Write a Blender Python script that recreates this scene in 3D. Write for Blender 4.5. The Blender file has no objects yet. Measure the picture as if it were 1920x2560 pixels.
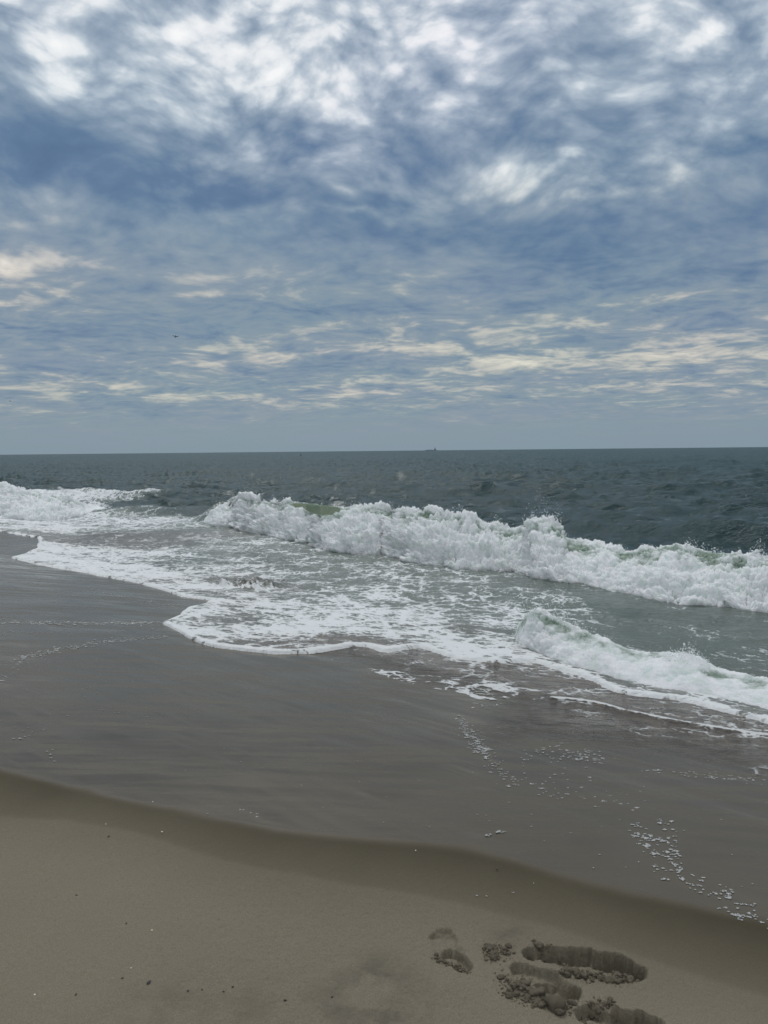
import bpy, math, random
import numpy as np
R_ = math.radians
scene = bpy.context.scene
SL = -0.62                      # sea level, the sand by the footprints is z = 0
CH = 1.6                        # eye height
FPX = 1923.0
PITCH, ROLL = R_(4.55), R_(0.57)

# ------------------------------------------------------------------ camera
cam_d = bpy.data.cameras.new("camera"); cam = bpy.data.objects.new("camera", cam_d)
scene.collection.objects.link(cam); scene.camera = cam
cam_d.sensor_fit = 'VERTICAL'; cam_d.sensor_height = 32.0; cam_d.lens = FPX / 2560.0 * 32.0
cam_d.clip_start = 0.05; cam_d.clip_end = 90000.0
_F = np.array([0, math.cos(PITCH), -math.sin(PITCH)]); _U0 = np.array([0, math.sin(PITCH), math.cos(PITCH)]); _R0 = np.array([1., 0, 0])
_R = _R0 * math.cos(ROLL) - _U0 * math.sin(ROLL); _U = _U0 * math.cos(ROLL) + _R0 * math.sin(ROLL)
from mathutils import Matrix, Vector
cam.matrix_world = Matrix(((_R[0], _U[0], -_F[0], 0), (_R[1], _U[1], -_F[1], 0), (_R[2], _U[2], -_F[2], CH), (0, 0, 0, 1)))

# ------------------------------------------------------------------ node helper
class NT:
    def __init__(s, tree): s.t = tree; s.n = tree.nodes; s.l = tree.links
    def _in(s, sock, v):
        if isinstance(v, bpy.types.NodeSocket): s.l.new(v, sock)
        elif v is not None: sock.default_value = v
    def node(s, typ, ins=None, **props):
        nd = s.n.new(typ)
        for k, v in props.items(): setattr(nd, k, v)
        for k, v in (ins or {}).items(): s._in(nd.inputs[k], v)
        return nd
    def m(s, op, a, b=None, c=None, clamp=False):
        nd = s.n.new('ShaderNodeMath'); nd.operation = op; nd.use_clamp = clamp
        s._in(nd.inputs[0], a)
        if b is not None: s._in(nd.inputs[1], b)
        if c is not None: s._in(nd.inputs[2], c)
        return nd.outputs[0]
    def v(s, op, a, b=None, c=None, out=0):
        nd = s.n.new('ShaderNodeVectorMath'); nd.operation = op
        s._in(nd.inputs[0], a)
        if b is not None:
            if op == 'SCALE': s._in(nd.inputs['Scale'], b)
            else: s._in(nd.inputs[1], b)
        if c is not None: s._in(nd.inputs[2], c)
        return nd.outputs['Value'] if op in ('DOT_PRODUCT', 'LENGTH', 'DISTANCE') else nd.outputs[0]
    def xyz(s, x, y, z):
        nd = s.n.new('ShaderNodeCombineXYZ'); s._in(nd.inputs[0], x); s._in(nd.inputs[1], y); s._in(nd.inputs[2], z); return nd.outputs[0]
    def sep(s, v):
        nd = s.n.new('ShaderNodeSeparateXYZ'); s.l.new(v, nd.inputs[0]); return nd.outputs
    def noise(s, vec, scale, detail=4, rough=.5, dist=0., typ='FBM', color=False, lac=2.0):
        nd = s.n.new('ShaderNodeTexNoise'); nd.noise_dimensions = '3D'
        try: nd.noise_type = typ
        except Exception: pass
        s._in(nd.inputs['Vector'], vec); s._in(nd.inputs['Scale'], scale); s._in(nd.inputs['Detail'], detail)
        s._in(nd.inputs['Roughness'], rough); s._in(nd.inputs['Distortion'], dist); s._in(nd.inputs['Lacunarity'], lac)
        return nd.outputs['Color' if color else 'Fac']
    def voro(s, vec, scale, feature='F1', rand=1.0, out='Distance'):
        nd = s.n.new('ShaderNodeTexVoronoi'); nd.feature = feature
        s._in(nd.inputs['Vector'], vec); s._in(nd.inputs['Scale'], scale); s._in(nd.inputs['Randomness'], rand)
        return nd.outputs[out]
    def ss(s, x, lo, hi, a=0., b=1.):
        nd = s.n.new('ShaderNodeMapRange'); nd.interpolation_type = 'SMOOTHSTEP'
        s._in(nd.inputs[0], x); s._in(nd.inputs[1], lo); s._in(nd.inputs[2], hi); s._in(nd.inputs[3], a); s._in(nd.inputs[4], b)
        return nd.outputs[0]
    def mix(s, f, a, b):
        nd = s.n.new('ShaderNodeMix'); nd.data_type = 'RGBA'
        s._in(nd.inputs[0], f); s._in(nd.inputs[6], a); s._in(nd.inputs[7], b); return nd.outputs[2]
    def ramp(s, f, stops, interp='LINEAR'):
        nd = s.n.new('ShaderNodeValToRGB'); cr = nd.color_ramp; cr.interpolation = interp
        s._in(nd.inputs[0], f)
        while len(cr.elements) < len(stops): cr.elements.new(.5)
        for e, (p, c) in zip(cr.elements, stops): e.position = p; e.color = c
        return nd.outputs[0]
    def attr(s, name):
        nd = s.n.new('ShaderNodeAttribute'); nd.attribute_name = name; return nd.outputs['Fac']
def lin(r, g, b):
    f = lambda c: (c / 255) / 12.92 if c <= 10 else (((c / 255) + .055) / 1.055) ** 2.4
    return (f(r), f(g), f(b), 1)

# ------------------------------------------------------------------ world: Nishita sky under a broken deck of cloud
SUN_EL, SUN_AZ = 52.0, -14.0    # azimuth from straight out to sea (+Y), negative to the left
world = bpy.data.worlds.new("World"); scene.world = world; world.use_nodes = True
wt = NT(world.node_tree); wt.n.clear()
sky = wt.node('ShaderNodeTexSky', sky_type='NISHITA', sun_disc=False, sun_elevation=R_(SUN_EL), sun_rotation=R_(SUN_AZ))
bg_sky = wt.node('ShaderNodeBackground', {'Color': sky.outputs[0], 'Strength': 0.07})
tc = wt.node('ShaderNodeTexCoord'); D = tc.outputs['Generated']
dx, dy, dz = wt.sep(D)
el = wt.m('ARCSINE', dz); az = wt.m('ARCTAN2', dx, dy)
AE = wt.v('ADD', wt.xyz(az, el, 0.), wt.v('MULTIPLY', wt.v('SUBTRACT', wt.noise(D, 9., 4, .55, color=True), (.5, .5, .5)), (.16, .075, 0)))   # ragged edges for the banks
# cloud deck seen as a flat layer, so it foreshortens toward the horizon
zz = wt.m('ADD', wt.m('MAXIMUM', dz, 0.), 0.115)
P = wt.xyz(wt.m('DIVIDE', dx, zz), wt.m('DIVIDE', dy, zz), 0.)
Pd = wt.v('ADD', P, wt.v('SCALE', wt.v('SUBTRACT', wt.noise(P, 2.2, 1, .5, color=True), (.5, .5, .5)), 0.30))
# rotate/stretch so the ripples run from upper left to lower right overhead
rot = wt.node('ShaderNodeMapping', {'Vector': Pd, 'Rotation': (0, 0, R_(32)), 'Scale': (1.15, 1.3, 1)}).outputs[0]
n_big = wt.noise(Pd, 1.3, 3, .5)
n_mid = wt.noise(rot, 2.7, 6, .56, 0.)
n_fine = wt.noise(wt.v('ADD', rot, (7.3, 2.1, 4.)), 10., 5, .54, 0.)
# higher up the cloudlets are rounder, drawn out from upper left to lower right
dj = wt.v('ADD', D, wt.v('SCALE', wt.v('SUBTRACT', wt.noise(D, 5., 1, .5, color=True), (.5, .5, .5)), .09))
hiv = wt.node('ShaderNodeMapping', {'Vector': dj, 'Rotation': (0, R_(-36), 0), 'Scale': (.8, 1., 1.55)}).outputs[0]
h_mid = wt.noise(hiv, 9., 4, .5); h_fine = wt.noise(wt.v('ADD', hiv, (3.1, 5.2, .4)), 27., 5, .58)
h_bil = wt.m('ABSOLUTE', wt.m('MULTIPLY_ADD', wt.noise(wt.v('ADD', hiv, (1.3, .2, 7.4)), 15., 4, .5), 2., -1.))
n_bil = wt.m('ABSOLUTE', wt.m('MULTIPLY_ADD', wt.noise(wt.v('ADD', rot, (3.3, 9.1, 1.)), 5.6, 5, .52, 0.), 2., -1.))
# layout of lighter and darker banks: (D-pixel x, y, sx, sy, amp) on the 1659x2212 view, turned into azimuth / elevation
S = 1920 / 1659.
def direction(x, y):
    d = _F + (x - 960) / FPX * _R - (y - 1280) / FPX * _U
    d = d / np.linalg.norm(d); return math.atan2(d[0], d[1]), math.asin(d[2])
BL = [(60,265,170,75,-.26),(250,345,210,55,-.12),(480,425,210,38,-.14),(650,420,110,35,-.08),(870,500,260,32,-.10),
 (1360,500,300,42,-.14),(1610,400,110,60,-.10),(1110,292,90,26,-.12),(1270,230,120,120,-.10),(1330,40,90,60,-.08),
 (1620,200,70,120,-.04),(820,110,60,40,-.08),(620,250,60,25,-.08),(800,662,190,16,-.11),(150,735,260,22,-.09),
 (300,890,90,11,-.08),(1480,600,230,36,-.09),(120,625,210,18,-.05),(620,800,110,9,-.08),(1180,745,160,8,-.07),(1250,565,200,25,-.05),
 (600,560,120,30,-.02),(340,540,160,25,-.05),(1050,440,90,20,-.06),(900,350,120,40,-.07),(1500,300,60,30,-.03),
 (260,150,200,90,.06),(300,30,260,50,.07),(560,190,180,70,.11),(760,60,150,60,.08),(1050,120,40,40,.12),(1060,205,70,45,.10),
 (840,160,80,40,.06),(1410,55,45,45,.16),(1560,50,50,60,.11),(1180,385,80,42,.17),(1320,400,90,30,.07),(760,458,60,8,.2),(715,405,40,8,.16),
 (60,568,130,12,.22),(40,640,60,7,.14),(400,648,40,6,.13),(480,642,50,6,.12),(1150,700,150,14,.13),(1470,762,260,20,.18),
 (520,765,190,9,.13),(890,762,90,10,.14),(1080,770,120,10,.12),(450,858,220,9,.08),(650,648,120,10,.08),(930,580,80,20,.07),(1400,640,150,10,.04),
 (520,120,60,60,.05),(130,110,60,60,.06),(1050,640,120,10,.05),(1250,830,300,12,.05),(480,60,300,50,.04)]
lay = None
for (x, y, sx, sy, a) in BL:
    x *= S; y *= S; sx *= S; sy *= S
    c = direction(x, y); ex = direction(x + sx, y); ey = direction(x, y - sy)
    wx = max(abs(ex[0] - c[0]), .004); wy = max(abs(ey[1] - c[1]), .004)
    q = wt.v('MULTIPLY', wt.v('SUBTRACT', AE, (c[0], c[1], 0)), (1 / wx, 1 / wy, 0))
    e = wt.m('EXPONENT', wt.m('MULTIPLY', wt.v('DOT_PRODUCT', q, q), -.5))
    lay = wt.m('MULTIPLY', e, a) if lay is None else wt.m('MULTIPLY_ADD', e, a, lay)
eld = wt.m('MULTIPLY', el, 180 / math.pi)
base = wt.ramp(wt.m('DIVIDE', eld, 90.), [(0.0, (.52,)*3 + (1,)), (0.05, (.53,)*3 + (1,)), (.11, (.51,)*3 + (1,)), (.2, (.53,)*3 + (1,)), (.27, (.63,)*3 + (1,)), (.36, (.73,)*3 + (1,)), (.55, (.84,)*3 + (1,)), (1, (.66,)*3 + (1,))])
# added: the unseen landward deck is brightened to light the foam fronts
away = wt.ss(wt.v('DOT_PRODUCT', D, (math.sin(R_(SUN_AZ)) * math.cos(R_(SUN_EL)), math.cos(R_(SUN_AZ)) * math.cos(R_(SUN_EL)), math.sin(R_(SUN_EL)))), -.2, .6, .12, 0.)
hz = wt.ss(eld, .3, 5.0)       # the deck melts into haze at the horizon
ampf = wt.m('MULTIPLY_ADD', wt.ss(eld, 12., 30.), .15, .85)
low = wt.m('ADD', wt.m('MULTIPLY', wt.m('SUBTRACT', n_mid, .5), wt.ss(n_big, .35, .65, .45, 1.25)), wt.m('MULTIPLY', wt.m('SUBTRACT', n_fine, .5), .55))
high = wt.m('ADD', wt.m('MULTIPLY', wt.m('SUBTRACT', h_mid, .5), .50), wt.m('MULTIPLY', wt.m('SUBTRACT', h_fine, .5), .70))
puff = wt.voro(wt.v('ADD', hiv, wt.v('SCALE', wt.noise(hiv, 30., 2, .5, color=True), .035)), 19., 'SMOOTH_F1')
puff2 = wt.voro(wt.v('ADD', hiv, wt.v('SCALE', wt.noise(hiv, 60., 2, .5, color=True), .015)), 44., 'F1')
high = wt.m('ADD', high, wt.m('MULTIPLY', wt.m('SUBTRACT', .17, h_bil), .40))
high = wt.m('ADD', high, wt.m('ADD', wt.m('MULTIPLY', wt.m('SUBTRACT', .40, puff), .55), wt.m('MULTIPLY', wt.m('SUBTRACT', .40, puff2), .28)))
kh = wt.ss(eld, 9., 20.)
tex = wt.m('ADD', wt.m('MULTIPLY', low, wt.m('SUBTRACT', 1., kh)), wt.m('MULTIPLY', high, kh))
tex = wt.m('ADD', tex, wt.m('MULTIPLY', wt.m('SUBTRACT', n_big, .5), .22))
tex = wt.m('MULTIPLY', tex, .88)
# thin bright cloud near the sun is more broken than the thick blue-grey banks
tex = wt.m('MULTIPLY', tex, wt.m('ADD', .85, wt.m('MULTIPLY', lay, 1.3)))
tex = wt.m('MULTIPLY', tex, wt.m('MULTIPLY_ADD', hz, .97, .03))
L = wt.m('ADD', wt.m('ADD', base, away), wt.m('ADD', lay, tex), clamp=True)
hi = wt.ramp(L, [(0., lin(73, 99, 136)), (.30, lin(97, 123, 154)), (.45, lin(126, 146, 168)), (.58, lin(152, 168, 186)), (.72, lin(190, 201, 212)), (.84, lin(230, 234, 238)), (1., lin(250, 250, 250))])
lo = wt.ramp(L, [(0., lin(70, 97, 136)), (.30, lin(94, 120, 150)), (.46, lin(124, 144, 162)), (.56, lin(138, 153, 164)), (.68, lin(182, 184, 180)), (.85, lin(216, 212, 200)), (1., lin(240, 238, 230))])
cc = wt.mix(wt.ss(eld, 10., 22.), lo, hi)
# belt of plain haze on the horizon
cc = wt.mix(wt.ss(eld, .1, 3.0, .85, 0.), cc, lin(130, 150, 163))
# slow drift of hue between violet-grey and teal-grey
hue = wt.noise(P, .9, 2, .5)
cc = wt.mix(wt.m('MULTIPLY', wt.ss(hue, .45, .7), .30), cc, wt.v('MULTIPLY', cc, (1.05, .985, 1.07)))
cc = wt.mix(wt.m('MULTIPLY', wt.ss(hue, .55, .3), .40), cc, wt.v('MULTIPLY', cc, (.93, 1.02, 1.0)))
bg_c = wt.node('ShaderNodeBackground', {'Color': cc, 'Strength': 1.0})
mixw = wt.node('ShaderNodeMixShader', {0: .95, 1: bg_sky.outputs[0], 2: bg_c.outputs[0]})
out = wt.node('ShaderNodeOutputWorld', {'Surface': mixw.outputs[0]})

# ------------------------------------------------------------------ sun behind the clouds
sd = bpy.data.lights.new("sun", 'SUN'); sd.energy = 1.0; sd.angle = R_(12); sd.color = (1., .985, .96)
so = bpy.data.objects.new("sun", sd); scene.collection.objects.link(so)
sv = Vector((math.sin(R_(SUN_AZ)) * math.cos(R_(SUN_EL)), math.cos(R_(SUN_AZ)) * math.cos(R_(SUN_EL)), math.sin(R_(SUN_EL))))
so.rotation_euler = sv.to_track_quat('Z', 'Y').to_euler(); so.location = sv * 50
scene.view_settings.view_transform = 'Standard'; scene.view_settings.look = 'None'
scene.view_settings.exposure = 0.0; scene.view_settings.gamma = 1.0

# ------------------------------------------------------------------ numeric helpers
def smooth(x, a, b):
    t = np.clip((x - a) / (b - a), 0, 1); return t * t * (3 - 2 * t)
def _hash(ix, iy, iz, seed):
    h = (ix * 374761393 + iy * 668265263 + iz * 2147483647 + seed * 1274126177) & 0xFFFFFFFF
    h = ((h ^ (h >> 13)) * 1274126177) & 0xFFFFFFFF
    h = ((h ^ (h >> 16)) * 2246822519) & 0xFFFFFFFF
    return ((h ^ (h >> 15)) & 0xFFFFFF) / float(0xFFFFFF) * 2 - 1
def vnoise(p, seed=0):          # p (...,2|3) value noise in -1..1
    if p.shape[-1] == 2: p = np.concatenate([p, np.full(p.shape[:-1] + (1,), .37)], -1)
    i = np.floor(p).astype(np.int64); f = p - i; u = f * f * f * (f * (f * 6 - 15) + 10); r = 0
    zr = (0, 1)
    for a in (0, 1):
        wa = u[..., 0] if a else 1 - u[..., 0]
        for b in (0, 1):
            wb = u[..., 1] if b else 1 - u[..., 1]
            for c in zr:
                wc = u[..., 2] if c else 1 - u[..., 2]
                r = r + wa * wb * wc * _hash(i[..., 0] + a, i[..., 1] + b, i[..., 2] + c, seed)
    return r
def fbm(p, octs, seed=0, gain=.5, mode=0):
    a, s, r = 1., 0., 0.
    c, sn = math.cos(.7), math.sin(.7)
    q = p.copy()
    for o in range(octs):
        n = vnoise(q, seed + o * 17)
        if mode == 1: n = 1 - 2 * np.abs(n)        # ridges
        elif mode == 2: n = 2 * np.abs(n) - 1      # billows
        r = r + a * n; s += a; a *= gain
        q = q * 2.03 + 5.1
        x, y = q[..., 0] * c - q[..., 1] * sn, q[..., 0] * sn + q[..., 1] * c
        q = np.concatenate([x[..., None], y[..., None], q[..., 2:]], -1)
    return r / s
NX, NY = .66, .75               # seaward direction of the beach
def sand_profile(x, y):
    n = x * NX + y * NY; s = -x * NY + y * NX
    n = n - 3.2 * smooth(s, 15., 24.)
    z = np.interp(n, [-4000, -60, -3, 1.0, 1.6, 2.4, 3.4, 4.5, 6, 8, 12, 25, 100, 5000], [3, .9, .06, .0, -.012, -.045, -.115, -.21, -.38, -.6, -.85, -1.6, -4, -9])
    return z
def ray(px, py): return _F + (px - 960) / FPX * _R - (py - 1280) / FPX * _U
def on_z(px, py, z):
    d = ray(px, py); t = (z - CH) / d[2]; return np.array([d[0] * t, d[1] * t, z])
def on_sand(px, py, floor=-9):
    z = 0.
    for _ in range(60):
        P_ = on_z(px, py, z); z = .6 * z + .4 * max(float(sand_profile(P_[0], P_[1])), floor)
    return on_z(px, py, z)
def resample(pts, step):
    pts = np.asarray(pts, float); d = np.r_[0, np.cumsum(np.linalg.norm(np.diff(pts, axis=0), axis=1))]
    n = max(2, int(d[-1] / step)); t = np.linspace(0, d[-1], n)
    return np.stack([np.interp(t, d, pts[:, k]) for k in range(pts.shape[1])], 1)
def seg_dist(x, y, line):
    best = np.full(x.shape, 1e18)
    for a, b in zip(line[:-1], line[1:]):
        ab = b[:2] - a[:2]; L2 = max(float(ab @ ab), 1e-12)
        t = np.clip(((x - a[0]) * ab[0] + (y - a[1]) * ab[1]) / L2, 0, 1)
        d = (x - a[0] - t * ab[0]) ** 2 + (y - a[1] - t * ab[1]) ** 2
        np.minimum(best, d, out=best)
    return np.sqrt(best)
def inside(x, y, poly):
    c = np.zeros(x.shape, bool); n = len(poly)
    for i in range(n):
        x1, y1 = poly[i][:2]; x2, y2 = poly[(i + 1) % n][:2]
        if y1 == y2: continue
        k = (y1 > y) != (y2 > y)
        c ^= k & (x < (x2 - x1) * (y - y1) / (y2 - y1) + x1)
    return c

# ------------------------------------------------------------------ traced shore lines (laid on the beach in metres)
E_PX = [(0,1330),(50,1338),(95,1344),(92,1372),(60,1386),(26,1395),(70,1406),(140,1420),(203,1431),(280,1446),(347,1459),(400,1474),(422,1480),(451,1492),(500,1499),(530,1503),(512,1512),(470,1522),(450,1536),(405,1557),(440,1575),(470,1592),(492,1604),(556,1621),(637,1631),(700,1636),(758,1637),(800,1633),(850,1624),(900,1618),(930,1624),(960,1634),(1010,1627),(1047,1621),(1090,1632),(1134,1647),(1203,1655),(1261,1661),(1300,1657),(1342,1657),(1377,1670),(1452,1690),(1500,1712),(1539,1728),(1625,1742),(1712,1754),(1828,1783),(1897,1800),(1920,1809)]
E2_PX = [(758,1637),(800,1645),(839,1652),(900,1668),(960,1690),(1030,1712),(1100,1722),(1170,1733),(1185,1752),(1160,1785),(1143,1809),(1165,1850),(1190,1882),(1290,1878),(1400,1872),(1550,1890),(1700,1912),(1800,1935),(1920,1970)]
def jag(L, amp, seed, step=.06):
    L = resample(L, step); n = vnoise(L[:, :2] * 3., seed) * amp + vnoise(L[:, :2] * 9., seed + 3) * amp * .45
    t = np.gradient(L, axis=0); t /= np.linalg.norm(t[:, :2], axis=1)[:, None] + 1e-9
    L = L.copy(); L[:, 0] += -t[:, 1] * n; L[:, 1] += t[:, 0] * n; return L
Ew = [on_sand(a, b, SL)[:2] for a, b in E_PX]
E2w = [on_sand(a, b, SL)[:2] for a, b in E2_PX]
left_far = [np.array([-9000., 8400.]), np.array([-200., 190.]), np.array([-40., 48.]), np.array([-20., 30.])]
right_far = [np.array([4.2, 3.9]), np.array([10., -2.]), np.array([60., -46.]), np.array([9000., -7900.])]
sea_side = [np.array([30000., -7900.]), np.array([30000., 40000.]), np.array([-9000., 40000.])]
LE = left_far + [p for p in jag(np.array(Ew), .035, 5, .12)] + right_far
k758 = E_PX.index((758, 1637))
LO = left_far + [p for p in jag(np.array(Ew[:k758 + 1]), .035, 5, .12)] + [p for p in jag(np.array(E2w), .05, 9, .14)] + [np.array([3.3, 2.9]), np.array([9.5, -3.]), np.array([60., -47.]), np.array([9000., -7901.])]
WET_PX = [(0,1930),(100,1952),(250,1987),(400,2022),(560,2056),(720,2088),(960,2103),(1134,2120),(1250,2150),(1365,2185),(1500,2228),(1700,2270),(1920,2312)]
RIP_PX = [(0,2045),(150,2060),(300,2082),(430,2120),(560,2162),(760,2195),(1000,2232),(1150,2262),(1260,2292),(1400,2330),(1600,2400),(1920,2500)]
def shoreline(pxs, seed):
    w = [on_sand(a, b)[:2] for a, b in pxs]
    a = w[0] + np.array([-.8, .45]) * 3; b = w[-1] + np.array([.8, -.6]) * 3
    return [a + np.array([-8000., 5000.]), a + np.array([-30, 22.]), a] + [p for p in resample(np.array(w), .15)] + [b, b + np.array([30, -26.]), b + np.array([8000., -7000.])]
WETL = shoreline(WET_PX, 1); RIPL = shoreline(RIP_PX, 2)

# ------------------------------------------------------------------ mesh helpers
def link(o): scene.collection.objects.link(o); return o
def mesh_np(name, verts, faces, mat, attrs=None, smooth_=True, kind=None, label=None, category=None, group=None, parent=None):
    me = bpy.data.meshes.new(name)
    verts = np.asarray(verts, np.float32); faces = np.asarray(faces, np.int32)
    nv, nf, k = len(verts), len(faces), faces.shape[1]
    me.vertices.add(nv); me.vertices.foreach_set('co', verts.ravel())
    me.loops.add(nf * k); me.loops.foreach_set('vertex_index', faces.ravel())
    me.polygons.add(nf); me.polygons.foreach_set('loop_start', np.arange(0, nf * k, k, dtype=np.int32))
    me.polygons.foreach_set('loop_total', np.full(nf, k, np.int32))
    me.polygons.foreach_set('use_smooth', np.full(nf, smooth_, bool))
    me.update(calc_edges=True)
    for n, a in (attrs or {}).items():
        at = me.attributes.new(n, 'FLOAT', 'POINT'); at.data.foreach_set('value', np.asarray(a, np.float32).ravel())
    if mat: me.materials.append(mat)
    o = bpy.data.objects.new(name, me); link(o)
    if parent: o.parent = parent
    tag(o, label, category, group, kind)
    return o
def tag(o, label=None, category=None, group=None, kind=None):
    if label: o['label'] = label
    if category: o['category'] = category
    if group: o['group'] = group
    if kind: o['kind'] = kind
def grid_faces(nr, nc, close=False, mask=None):
    i = np.arange(nr * nc).reshape(nr, nc)
    if close: i = np.concatenate([i, i[:, :1]], 1)
    f = np.stack([i[:-1, :-1], i[:-1, 1:], i[1:, 1:], i[1:, :-1]], -1).reshape(-1, 4)
    if mask is not None:
        f = f[mask[f].any(1)]
    return f
def compact(v, f, attrs):
    used = np.unique(f); mp = np.full(len(v), -1, np.int64); mp[used] = np.arange(len(used))
    return v[used], mp[f], {k: a.ravel()[used] for k, a in attrs.items()}
def az_cols(step_deg):
    fine = np.arange(-29., 29.001, step_deg); out_ = []
    a = 29.; s = step_deg
    while a < 150: s *= 1.12; s = min(s, 6.); a += s; out_.append(a)
    out_ = np.array(out_); out_ = out_[out_ < 178]
    return np.radians(np.r_[-out_[::-1], fine, out_])
def new_mat(name):
    m = bpy.data.materials.new(name); m.use_nodes = True; t = NT(m.node_tree); t.n.clear(); return m, t

# ------------------------------------------------------------------ materials
def mat_sand():
    m, t = new_mat('beach_sand')
    P = t.node('ShaderNodeTexCoord').outputs['Object']
    wet = t.attr('wet'); damp = t.attr('damp')
    big = t.noise(P, 1.1, 4, .55); mid = t.noise(P, 6., 4, .6); fine = t.noise(P, 240., 3, .7); grain = t.noise(P, 900., 2, .6)
    dry_c = t.mix(big, (.166, .141, .098, 1), (.218, .186, .132, 1))
    dry_c = t.mix(t.m('MULTIPLY', t.ss(fine, .35, .7), .35), dry_c, (.36, .32, .26, 1))
    stain = t.attr('stain')
    dry_c = t.mix(t.m('MULTIPLY', stain, t.ss(t.noise(P, 9., 5, .65), .38, .62)), dry_c, (.112, .100, .080, 1))
    damp_c = t.mix(mid, (.056, .047, .030, 1), (.072, .060, .039, 1))
    wet_c = t.mix(big, (.088, .070, .043, 1), (.111, .089, .057, 1))
    c = t.mix(damp, dry_c, damp_c); c = t.mix(wet, c, wet_c)
    # water streaks left on the wet slope, running along the shore
    al = t.node('ShaderNodeMapping', {'Vector': P, 'Rotation': (0, 0, R_(41 - 30)), 'Scale': (.8, 5., 1)}).outputs[0]
    streak = t.noise(al, 1.6, 5, .6)
    rough = t.m('MULTIPLY_ADD', t.ss(streak, .32, .68), .28, .08)
    rough = t.mix(wet, (.85,)*3 + (1,), rough)
    dim = t.attr('dimple')
    vv = t.voro(t.v('ADD', P, t.v('SCALE', t.noise(P, 60., 2, .5, color=True), .015)), 70., 'SMOOTH_F1')
    hgt = t.m('ADD', t.m('MULTIPLY', vv, t.m('MULTIPLY', dim, .9)), t.m('MULTIPLY', t.noise(P, 110., 4, .65), t.m('MULTIPLY_ADD', dim, .8, .25)))
    dryness = t.m('SUBTRACT', 1., wet)
    hgt = t.m('ADD', hgt, t.m('MULTIPLY', grain, .2))
    b = t.node('ShaderNodeBump', {'Strength': t.m('MULTIPLY_ADD', dryness, .9, .04), 'Distance': .006, 'Height': hgt})
    spec = t.m('MULTIPLY_ADD', wet, .46, .12)
    bs = t.node('ShaderNodeBsdfPrincipled', {'Base Color': c, 'Roughness': rough, 'Normal': b.outputs[0], 'IOR': 1.33, 'Specular IOR Level': spec})
    t.node('ShaderNodeOutputMaterial', {'Surface': bs.outputs[0]})
    return m
def foam_pattern(t, P, dens):
    """lace of foam: returns 0..1 mask for a wanted coverage"""
    w = t.v('ADD', P, t.v('SCALE', t.v('SUBTRACT', t.noise(P, 2.2, 4, .6, color=True), (.5, .5, .5)), .55))
    w2 = t.v('ADD', P, t.v('SCALE', t.v('SUBTRACT', t.noise(P, 6., 3, .6, color=True), (.5, .5, .5)), .16))
    big = t.noise(w, 1.5, 6, .62)
    e1 = t.voro(w, 3.2, 'DISTANCE_TO_EDGE'); e2 = t.voro(w2, 9., 'DISTANCE_TO_EDGE'); e3 = t.voro(w2, 24., 'DISTANCE_TO_EDGE')
    web = t.m('ADD', t.m('MULTIPLY', t.ss(e1, 0., .25), .42), t.m('ADD', t.m('MULTIPLY', t.ss(e2, 0., .30), .36), t.m('MULTIPLY', t.ss(e3, 0., .4), .22)))
    val = t.m('ADD', t.m('MULTIPLY', t.m('SUBTRACT', 1., web), .75), t.m('MULTIPLY', t.m('SUBTRACT', big, .5), 1.5))
    thr = t.m('SUBTRACT', .98, t.m('MULTIPLY', dens, .91))
    return t.ss(val, t.m('SUBTRACT', thr, .09), t.m('ADD', thr, .17)), val
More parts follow.
